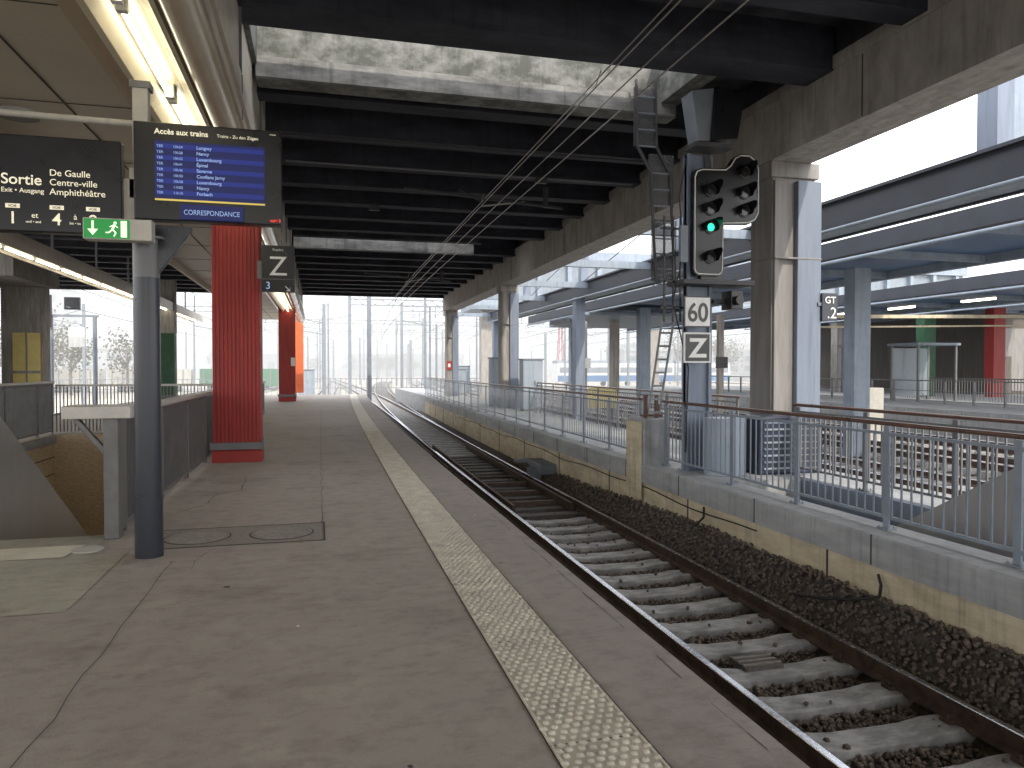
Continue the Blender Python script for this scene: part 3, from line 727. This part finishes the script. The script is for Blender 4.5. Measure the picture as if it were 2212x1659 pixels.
for a,b_ in zip(pts[:-1],pts[1:]):
    n=max(1,int((b_[1]-a[1])/.22))
    for i in range(n):
        t=i/n; x=a[0]+(b_[0]-a[0])*t; z=a[1]+(b_[1]-a[1])*t; m.beam((x,10.55,z),(x+.32,10.55,z),.02,.02,M_mast)
m.build('rails_and_rungs',e2)
m=MB(); m.box(4.93,5.35,10.58,10.60,4.1,4.9,M_mesh); m.box(4.68,5.05,10.58,10.60,5.0,5.9,M_mesh); m.box(4.98,5.4,10.58,10.6,2.95,3.9,M_mesh); m.build('mesh_guard',e2)
m=MB()
for x in (5.05,5.2,5.32): m.box(x,x+.025,10.3,10.33,2.3,3.9,M_sbox)
for z in (2.5,2.9,3.3,3.7): m.box(5.0,5.45,10.3,10.32,z,z+.03,M_sbox)
m.box(5.28,5.40,10.2,10.28,3.2,3.75,M_mast)
cable(m,[(5.45,10.38,4.8),(5.3,10.3,4.2),(5.38,10.3,3.4),(5.2,10.3,2.6),(5.5,10.36,1.6),(5.46,10.36,.3)],.012)
m.build('cable_rack',e2)
m=MB(); m.box(5.20,5.66,11.3,12.0,-.3,.76,M_ledge); m.box(5.15,5.199,11.35,11.95,-.6,.7,M_cream); m.build('signal_plinth',bevel=.02)
m=MB(); m.box(5.3,5.35,11.5,11.56,.76,1.15,M_rhand); m.box(5.5,5.55,11.5,11.56,.76,1.15,M_rhand); m.box(5.26,5.6,11.45,11.6,.78,.82,M_rhand); m.build('plinth_bracket')
e2=grp('ventilation_unit'); m=MB(); m.box(6.35,7.45,9.75,10.2,.0,.88,M_louv); m.build('casing',e2,bevel=.03)
m=MB()
for i in range(8): m.box(6.42,6.85,9.72,9.748,.08+i*.098,.105+i*.098,M_colg if i%2 else M_cabin); m.box(6.92,7.38,9.72,9.748,.08+i*.098,.095+i*.098,M_postg)
m.build('louvres',e2)
m=MB(); m.prism_z([(5.82+.32*math.cos(t)+.1,10.0+.25*math.sin(t)) for t in [i*math.pi/8 for i in range(16)]],0,.85,M_cabin,True); m.build('round_cabinet')
def cabinet(x,y,w,dd,h,name='trackside_cabinet',z=0):
    e=grp(name); m=MB(); m.box(x-w/2,x+w/2,y-dd/2,y+dd/2,z+.08,z+h,M_cabin); m.box(x-w/2-.04,x+w/2+.04,y-dd/2-.04,y+dd/2+.04,z+h,z+h+.05,M_mast); m.box(x-w/2+.02,x+w/2-.02,y-dd/2+.02,y+dd/2-.02,z,z+.08,M_postg)
    m.box(x-.005,x+.005,y-dd/2-.005,y-dd/2-.001,z+.15,z+h-.08,M_postg); m.box(x+.06,x+.09,y-dd/2-.03,y-dd/2-.001,z+h*.5,z+h*.6,M_postg); m.build('body',e,bevel=.01)
cabinet(7.35,30.5,.75,.6,2.0); cabinet(7.7,26.8,.75,.6,1.9); cabinet(-.9,54,1.15,.8,1.85,z=-.4)
cabinet(8.2,44,.7,.5,1.5); cabinet(8.9,47,.9,.5,1.7)
m=MB(); m.box(7.0,7.3,41.7,41.72,1.5,2.0,M_red); m.box(7.08,7.22,41.68,41.699,1.65,1.85,M_white); m.build('warning_notice')

# ------------------------------------------------------------ overhead wires
m=MB()
def wire(x,z,y0,y1,sag=.0,r=.010):
    pr=None
    for y in frange(y0,y1,5):
        z2=z-sag*math.sin((y%30)/30*math.pi); q=(x+cx(y)*.6,y,z2)
        if pr: m.cyl(pr,q,r,M_wire,5,caps=False)
        pr=q
wire(3.45,5.22,-10,120); wire(3.52,5.42,-10,120,.05); wire(3.80,5.25,-10,120); wire(3.9,5.05,-10,120)
for y in frange(2,42,7): m.cyl((3.45,y,5.22),(3.52,y,5.42),.006,M_wire,5)
m.build('overhead_wires')
m=MB()
for y in (16.2,31):
    m.beam((1.8,y,5.5),(5.4,y,5.25),.05,.05,M_sbox); m.beam((3.0,y,5.55),(3.5,y,5.3),.03,.03,M_sbox); m.beam((3.5,y,5.2),(4.5,y,5.35),.03,.03,M_wire); m.cyl((5.0,y,5.7),(5.0,y,5.25),.06,M_sbox,10)
m.build('catenary_bracket')

# ------------------------------------------------------------ right-hand canopies
def canopy(name,xa,xb,y0,y1,z,mb,mu,step=4,posts=None,pm=M_canlt,edge=.45):
    e=grp(name); m=MB()
    m.box(xa,xa+.25,y0,y1,z-edge,z,mb); m.box(xb-.25,xb,y0,y1,z-edge*.7,z,M_canlt)
    m.box(xa+.25,xb-.25,y0,y1,z-.06,z-.02,mu)
    for y in frange(y0,y1,step): m.box(xa+.25,xb-.25,y,y+.12,z-.28,z-.062,M_canlt)
    m.cyl((xa-.06,y0,z-edge-.12),(xa-.06,y1,z-edge-.12),.05,M_canlt,8)
    for y in frange(y0+1,y1,4): m.cyl((xa-.06,y,z-edge-.12),(xa+.1,y,z-edge),.02,M_sbox,5)
    m.build('roof',e)
    m=MB()
    for (x,y) in posts or []: m.box(x-.3,x+.3,y-.25,y+.25,-1.2,z-.3,pm)
    if m.v: m.build('posts',e,bevel=.02)
    return e
e=grp('platform_canopy'); m=MB()
m.box(10.8,11.1,-4,48,4.66,5.18,M_candark); m.box(10.7,11.2,-4,48,5.18,5.24,M_candark); m.box(11.1,11.6,-4,48,4.64,4.72,M_canlt); m.box(11.6,11.7,-4,48,4.6,4.85,M_candark)
for y in frange(17,47,6): m.box(7.66,10.8,y,y+.18,4.92,5.15,M_canlt)
m.cyl((10.72,-4,4.58),(10.72,48,4.58),.04,M_canlt,8)
m.build('girder',e)
m=MB()
for y in (16.2,30.4,46): m.box(10.75,11.2,y,y+.45,-1.2,4.66,M_colg)  # blue of the posts is sky light painted in
m.build('posts',e,bevel=.02)
m=MB()
m.box(10.85,11.2,9.9,10.3,5.245,9.5,M_colg); m.box(11.25,11.6,10.0,10.3,5.0,9.5,M_canlt)
for y in (21,30,39): m.box(10.85,11.2,y,y+.35,5.245,6.8,M_colg)
m.beam((10.95,21.2,6.8),(10.95,30,5.3),.03,.03,M_mast); m.beam((10.95,30.2,6.8),(10.95,39,5.3),.03,.03,M_mast)
m.box(10.85,11.2,20,48,6.8,7.1,M_canlt)
m.build('upper_frame',e)
canopy('platform_canopy',13.6,19.6,6,48,5.05,M_candark,M_canblue,posts=[(16.5,20),(16.5,36),(16.5,47)])
canopy('platform_canopy',22.5,30.5,6,52,4.85,M_candark,M_canblue,posts=[(26.5,50)])
canopy('platform_canopy',32.5,41,6,52,5.2,M_canlt,M_canlt,posts=[])
e=grp('shelter_roof'); m=MB(); m.prism_x([(36,4.35),(42,4.0),(42,4.15),(36,4.5)],13.2,19.5,M_canlt) ; m.box(15.8,16.2,38.5,39,-1.2,4.2,M_beamL); m.box(12.9,13.2,38,41,4.1,4.3,M_candark); m.build('roof',e)
m=MB(); m.box(23.2,46,-10,60,-1.25,0,M_ledge); m.build('far_platform')
ribcol('green_column',33.2,34.7,.8,.6,4.9,M_green,False); ribcol('red_column',36.1,32.9,.8,.6,4.9,M_red,False)
for (x,y) in ((33.2,42),(28.2,39)): column('concrete_column',x,y,.7,.6,4.6,M_beamL)
e=grp('railing'); m=MB()
m.box(26.9,26.95,12,50,1.0,1.05,M_postg); m.box(26.9,26.95,12,50,.55,.58,M_postg); m.box(26.9,26.95,12,50,.1,.13,M_postg)
for y in frange(12,50,1.5): m.box(26.88,26.97,y,y+.06,0,1.05,M_postg)
m.build('rails',e)
e=grp('railing'); m=MB()
m.box(30.9,30.95,22,34,1.05,1.1,M_postg); y=22
while y<34: m.box(30.91,30.94,y,y+.025,0,1.05,M_postg); y+=.16
m.build('bars',e)
# glazed waiting shelter on the far platform
e=grp('waiting_shelter'); m=MB()
for x in (27.8,30.0): 
    for y in (29.5,31.2): m.box(x,x+.1,y,y+.1,0,2.7,M_postg)
m.box(27.7,30.2,29.4,31.4,2.7,2.82,M_canlt); m.build('frame',e)
m=MB(); m.add([(27.9,31.22,.2),(30.0,31.22,.2),(30.0,31.22,2.6),(27.9,31.22,2.6)],[(0,1,2,3)],M_glass); m.build('glass_panel',e)
e=grp('waiting_room_building'); m=MB(); m.box(39,60,36,52,0,4.9,M_bldd); m.box(38.5,60.5,35.5,52.5,4.9,5.3,M_canlt)
m.build('walls',e)
m=MB()
for x in frange(39.4,58,2.6): m.box(x,x+2.2,35.9,35.99,.2,4.0,M_colw); m.box(x+.3,x+1.2,35.85,35.899,.0,2.3,M_bldd)
m.build('front_panels',e)
m=MB()
for (x,y) in ((25.2,27),(25.2,23),(25.2,31),(25.2,35),(16.6,24),(16.6,30)): m.box(x-.06,x+.06,y,y+1.5,4.25,4.32,M_tube); m.box(x-.09,x+.09,y,y+1.5,4.321,4.38,M_white)
m.build('fluorescent_light_line')
m=MB(); m.beam((15.5,22,3.35),(34,22.5,3.7),.14,.12,M_cream); m.beam((15.5,22.4,3.0),(34,22.9,3.4),.06,.06,M_cream); m.box(15.4,15.6,21.9,22.2,-1.2,3.4,M_cream); m.build('pipe_bridge')
e=grp('platform_marker_sign'); m=MB(); m.box(7.80,8.08,10.25,10.30,2.36,2.80,M_post); m.box(7.74,7.80,10.27,10.30,2.6,2.65,M_mast); m.build('panel',e)
text('letters','GT',7.94,10.24,2.64,.15,M_txtw,e,'CENTER',bold=.002); text('number','.2',7.97,10.24,2.40,.25,M_txtw,e,'CENTER')
m=MB(); m.box(18.5,19.3,22,22.6,-1.25,.9,M_offw); m.build('utility_box',bevel=.03)
m=MB(); m.prism_x([(38,-.6),(38,.3),(39,.5),(39.3,-.6)],14.5,15.9,M_yell); m.build('grit_bin')
for (x,y) in ((13.2,36),(17.5,30),(20.0,27)):
    m=MB(); m.box(x-.12,x+.12,y-.12,y+.12,-1.2,4.0,M_beamL); m.box(x-.3,x+.3,y-.16,y-.13,1.6,2.1,M_white if x<17 else M_black); m.build('lamp_column')

e=grp('glazed_footbridge'); m=MB(); m.box(12,60,58,64,6.4,7.2,M_canlt); m.box(12,60,58.3,64,7.2,10.4,M_bldw); m.box(12,60,57.8,64.2,10.4,11.2,M_canlt)
x=12
while x<60: m.box(x,x+.35,57.9,58.299,7.2,10.4,M_canlt); x+=2.6
for x in (13,28,44): m.box(x,x+1,60,61,-1.2,6.4,M_beamL)
m.build('bridge',e)

# ------------------------------------------------------------ left background
e=grp('service_building'); m=MB(); m.box(-17.5,-11.35,28,31,-1.2,4.6,M_bldd); m.box(-11.3,-9.9,31.05,31.7,-1.2,4.6,M_beamL); m.box(-18,-9.6,27.4,31.8,4.6,5.3,M_beamL)
m.build('walls',e)
m=MB(); m.box(-10.9,-10.0,30.95,31.04,.1,2.9,M_yell); m.box(-10.48,-10.42,30.93,30.949,.1,2.9,M_beamL); m.box(-10.9,-10.0,30.92,30.928,1.4,1.5,M_beamL); m.build('doors',e)
m=MB()
for x in frange(-17.3,-11.6,.3): m.box(x,x+.1,27.95,27.999,-1,4.4,M_black)
m.build('cladding_ribs',e)
e=grp('railway_signal'); m=MB(); X0,Y0=-14.6,47
m.cyl((X0,Y0,-1.2),(X0,Y0,4.5),.09,M_mast,8); m.box(X0-.35,X0+.1,Y0-.3,Y0-.2,3.9,5.7,M_black)
m.cyl((X0-.12,Y0-.32,5.3),(X0-.12,Y0-.3,5.3),.13,M_sigred,12); m.cyl((X0-.12,Y0-.32,4.4),(X0-.12,Y0-.3,4.4),.13,M_sig_off,12)
m.box(X0+.7,X0+1.5,Y0-.2,Y0,4.9,5.6,M_black); m.box(X0+.9,X0+1.7,Y0-.2,Y0,2.8,3.9,M_white); m.box(X0-.6,X0+2.4,Y0-.1,Y0+.1,4.5,4.62,M_mast); m.cyl((X0+2.2,Y0,-1.2),(X0+2.2,Y0,4.5),.12,M_mast,8)
m.build('mast_and_head',e)
m=MB()
def mast(x,y,h,w=.22): m.box(x-w/2,x+w/2,y-w/2,y+w/2,-1.25,h,M_mast if y<90 else M_mastd)
def gantry(x0,x1,y,h):
    mast(x0,y,h,.3); mast(x1,y,h,.3); mt=M_mastd if y>90 else M_mast
    m.box(x0,x1,y-.06,y+.06,h-.5,h-.38,mt); m.box(x0,x1,y-.06,y+.06,h-1.05,h-.94,mt)
    x=x0
    while x<x1-1: m.beam((x,y,h-.95),(x+.6,y,h-.45),.05,.07,mt); m.beam((x+.6,y,h-.45),(x+1.2,y,h-.95),.05,.07,mt); x+=1.2
    for xx in frange(x0+2,x1-2,4): m.cyl((xx,y,h-.95),(xx,y,h-2.2),.04,mt,5); m.beam((xx-.8,y,h-2.0),(xx+.8,y,h-1.7),.05,.05,mt)
mast(3.2,50,9,.28); mast(-2.5,58,8.5,.25); mast(-1.6,62,8.5,.2); mast(-4.5,52,7,.2); mast(8.6,62,9,.2)
gantry(2.8,13,72,8.6); gantry(-16,-2.5,90,9)
gantry(9,34,84,9); gantry(-14,16,118,9.5); gantry(12,52,120,9.5); gantry(-25,36,165,10); gantry(10,80,175,11)
random.seed(3)
for i in range(120):
    y=random.uniform(55,230); x=random.uniform(-.42*y,1.15*y)
    if abs(x-4-cx(y))<2.2 : x+=5
    h=random.uniform(6.2,9); mast(x,y,h,random.choice((.16,.2,.28))*(1 if y<120 else 1.4))
    if random.random()<.6:
        s_=random.choice((-1,1)); m.beam((x,y,h-1.6),(x+s_*2.4,y,h-1.2),.07,.07,M_mastd); m.beam((x,y,h-.4),(x+s_*2.4,y,h-1.2),.05,.05,M_mastd)
m.build('catenary_masts')
m=MB()
for xx in (4,8,12,-3,-8,18,24,30,38,-14):
    for zz in (5.0,6.3):
        pr=None
        for y in frange(46,240,12):
            q=(xx+cx(y)*(1 if xx>3 else .5)+ (y-46)*.05*(1 if xx>10 else 0),y,zz-(.35*math.sin((y%48)/48*math.pi) if zz>6 else 0))
            if pr: m.cyl(pr,q,.025,M_mastd,4,caps=False)
            pr=q
m.build('overhead_wires')
m=MB()
for dx,dy in ((0,0),(1.2,0),(0,1.2),(1.2,1.2)): m.beam((36+dx,110+dy,-1.2),(36.6,110.6,13),.1,.1,M_red)
for z in range(0,12,2): w=1.2*(1-(z+1)/14.5); m.beam((36+.6-w/2,110,z),(36+.6+w/2,110,z+1.2),.08,.08,M_red)
m.build('lattice_tower')
def building(name,x,y,w,dd,h,mt,fl):
    e=grp(name); m=MB(); m.box(x,x+w,y,y+dd,-1.25,h,mt); m.box(x-.3,x+w+.3,y-.3,y+dd+.3,h,h+.5,M_bldg); m.build('walls',e)
    q=MB(); nx=max(2,int(w/3.2))
    for i in range(nx):
        for f in range(fl):
            a=x+(i+.25)*w/nx; z=1+f*(h-1)/fl; q.box(a,a+w/nx*.5,y-.08,y-.01,z,z+(h-1)/fl*.55,M_bldw)
    q.build('windows',e)
building('apartment_building',-75,150,14,12,24,M_bldy,7); building('office_building',-58,160,10,12,17,M_bldg,6); building('warehouse_building',-48,150,16,10,5,M_bldg,2)
building('warehouse_building',-28,210,24,10,5,M_bldg,1); building('warehouse_building',10,260,40,15,6,M_bldg,2); building('warehouse_building',95,210,60,15,9,M_bldg,3)
building('warehouse_building',60,140,30,10,5,M_bldg,2)
e=grp('passenger_train'); m=MB()
for i in range(3):
    x0=34+i*9.6; m.box(x0,x0+9.2,104,106.8,-.5,2.3,M_white); m.prism_x([(104,2.3),(104.4,2.7),(106.4,2.7),(106.8,2.3)],x0,x0+9.2,M_mast); m.box(x0+.3,x0+8.9,103.95,103.999,.9,1.7,M_bldw); m.box(x0,x0+9.2,103.96,103.998,-.4,.5,M_trblue)
    for w in (x0+1.5,x0+7.2): m.cyl((w,104,-.7),(w,104.2,-.7),.42,M_cable,12)
m.build('coaches',e)
m=MB()
for x0,mt in ((-60,M_offw),(-47,M_trgreen),(-34,M_offw),(-24,M_offw),(-14,M_trgreen)):
    m.box(x0,x0+9,96,99,-.6,1.5,mt); m.box(x0+1,x0+8,95.9,95.99,-1.2,-.6,M_cable)
    for q in range(8): m.box(x0+.4+q*1.1,x0+.5+q*1.1,95.93,95.999,-.5,1.4,M_mastd)
m.build('freight_wagons')
m=MB()
for i in range(120): x=-40+i*.5; m.box(x,x+.05,75,75.04,-1.25,.6,M_mastd)
m.box(-40,20,75,75.05,.5,.56,M_mastd); m.box(-40,20,75,75.05,-.4,-.34,M_mastd); m.build('boundary_fence')

def trees(name,spots):
    m=MB(); rnd=random.Random(5)
    for (x,y,h) in spots:
        m.cyl((x,y,-1.2),(x,y,h*.45),.18,M_bark,6,.1)
        L=[]
        for i in range(10):
            a=rnd.uniform(0,6.28); r=rnd.uniform(.10,.36)*h; z=rnd.uniform(.35,.95)*h
            p1=(x+math.cos(a)*r,y+math.sin(a)*r,z); m.cyl((x,y,h*rnd.uniform(.2,.45)),p1,.07,M_bark,4,.02); L.append(p1)
            for q in range(3): m.cyl(p1,(p1[0]+rnd.gauss(0,.1*h),p1[1]+rnd.gauss(0,.1*h),p1[2]+rnd.uniform(.02,.14)*h),.03,M_bark,3,.01)
        for i in range(480):
            c=rnd.choice(L); q=[c[j]+rnd.gauss(0,.12*h) for j in range(3)]; s_=rnd.uniform(.08,.2)
            u=Vector((rnd.gauss(0,1),rnd.gauss(0,1),rnd.gauss(0,1))).normalized()*s_; w=u.cross(Vector((rnd.gauss(0,1),rnd.gauss(0,1),rnd.gauss(0,1)))).normalized()*s_
            q=Vector(q); m.add([q-u,q-w,q+u,q+w],[(0,1,2,3)],M_leaf)
    m.build(name)
sp=[(-31,88,6.0),(-28,90,7.5),(-25,86,5.4),(-35,95,8),(-21,92,5),(-29.5,93,6.8)]
rr=random.Random(9)
sp+=[(rr.uniform(60,120),rr.uniform(125,135),rr.uniform(6,10)) for _ in range(18)]+[(rr.uniform(-40,60),rr.uniform(230,250),rr.uniform(4,7)) for _ in range(20)]
trees('distant_trees',sp)

# morning haze lying over the open yard (real scattering volume)
hm=bpy.data.materials.new('haze_volume'); hm.use_nodes=True; hn=hm.node_tree
hn.nodes.remove(hn.nodes['Principled BSDF'])
vsn=hn.nodes.new('ShaderNodeVolumeScatter'); vsn.inputs['Color'].default_value=(1,.985,.96,1); vsn.inputs['Density'].default_value=.007; vsn.inputs['Anisotropy'].default_value=.2
hn.links.new(vsn.outputs[0],hn.nodes['Material Output'].inputs['Volume'])
h=MB(); h.box(-420,520,52,620,-1.2,34,hm); h.build('haze')

# ------------------------------------------------------------ light, world, camera
az=math.atan2(.22,-1); el=rad(36)
ts=Vector((math.sin(az)*math.cos(el),math.cos(az)*math.cos(el),math.sin(el)))
sd=bpy.data.lights.new('sun','SUN'); sd.energy=3.2; sd.angle=rad(.5); sd.color=(1,.92,.78)
so=bpy.data.objects.new('sun',sd); so.rotation_euler=ts.to_track_quat('Z','Y').to_euler(); so.location=(0,-20,40); COL.objects.link(so)
w=bpy.data.worlds.new('World'); scn.world=w; w.use_nodes=True; nt=w.node_tree
bg=nt.nodes['Background']; st=nt.nodes.new('ShaderNodeTexSky'); st.sky_type='NISHITA'; st.sun_disc=False; st.sun_elevation=el; st.sun_rotation=az%(2*math.pi); st.dust_density=4; st.air_density=1.2
mx=nt.nodes.new('ShaderNodeMix'); mx.data_type='RGBA'; mx.inputs[0].default_value=.8; mx.inputs[7].default_value=(26,26.3,26.9,1)
nt.links.new(st.outputs[0],mx.inputs[6]); nt.links.new(mx.outputs[2],bg.inputs['Color']); bg.inputs['Strength'].default_value=.15
cd=bpy.data.cameras.new('camera'); co=bpy.data.objects.new('camera',cd); COL.objects.link(co)
co.location=(0,0,1.6); co.rotation_euler=(rad(90-1.235),0,rad(-14.57)); cd.lens=26.04; cd.sensor_width=36; cd.clip_end=6000; cd.clip_start=.05
scn.camera=co
scn.view_settings.view_transform='Standard'; scn.view_settings.look='None'; scn.view_settings.exposure=0
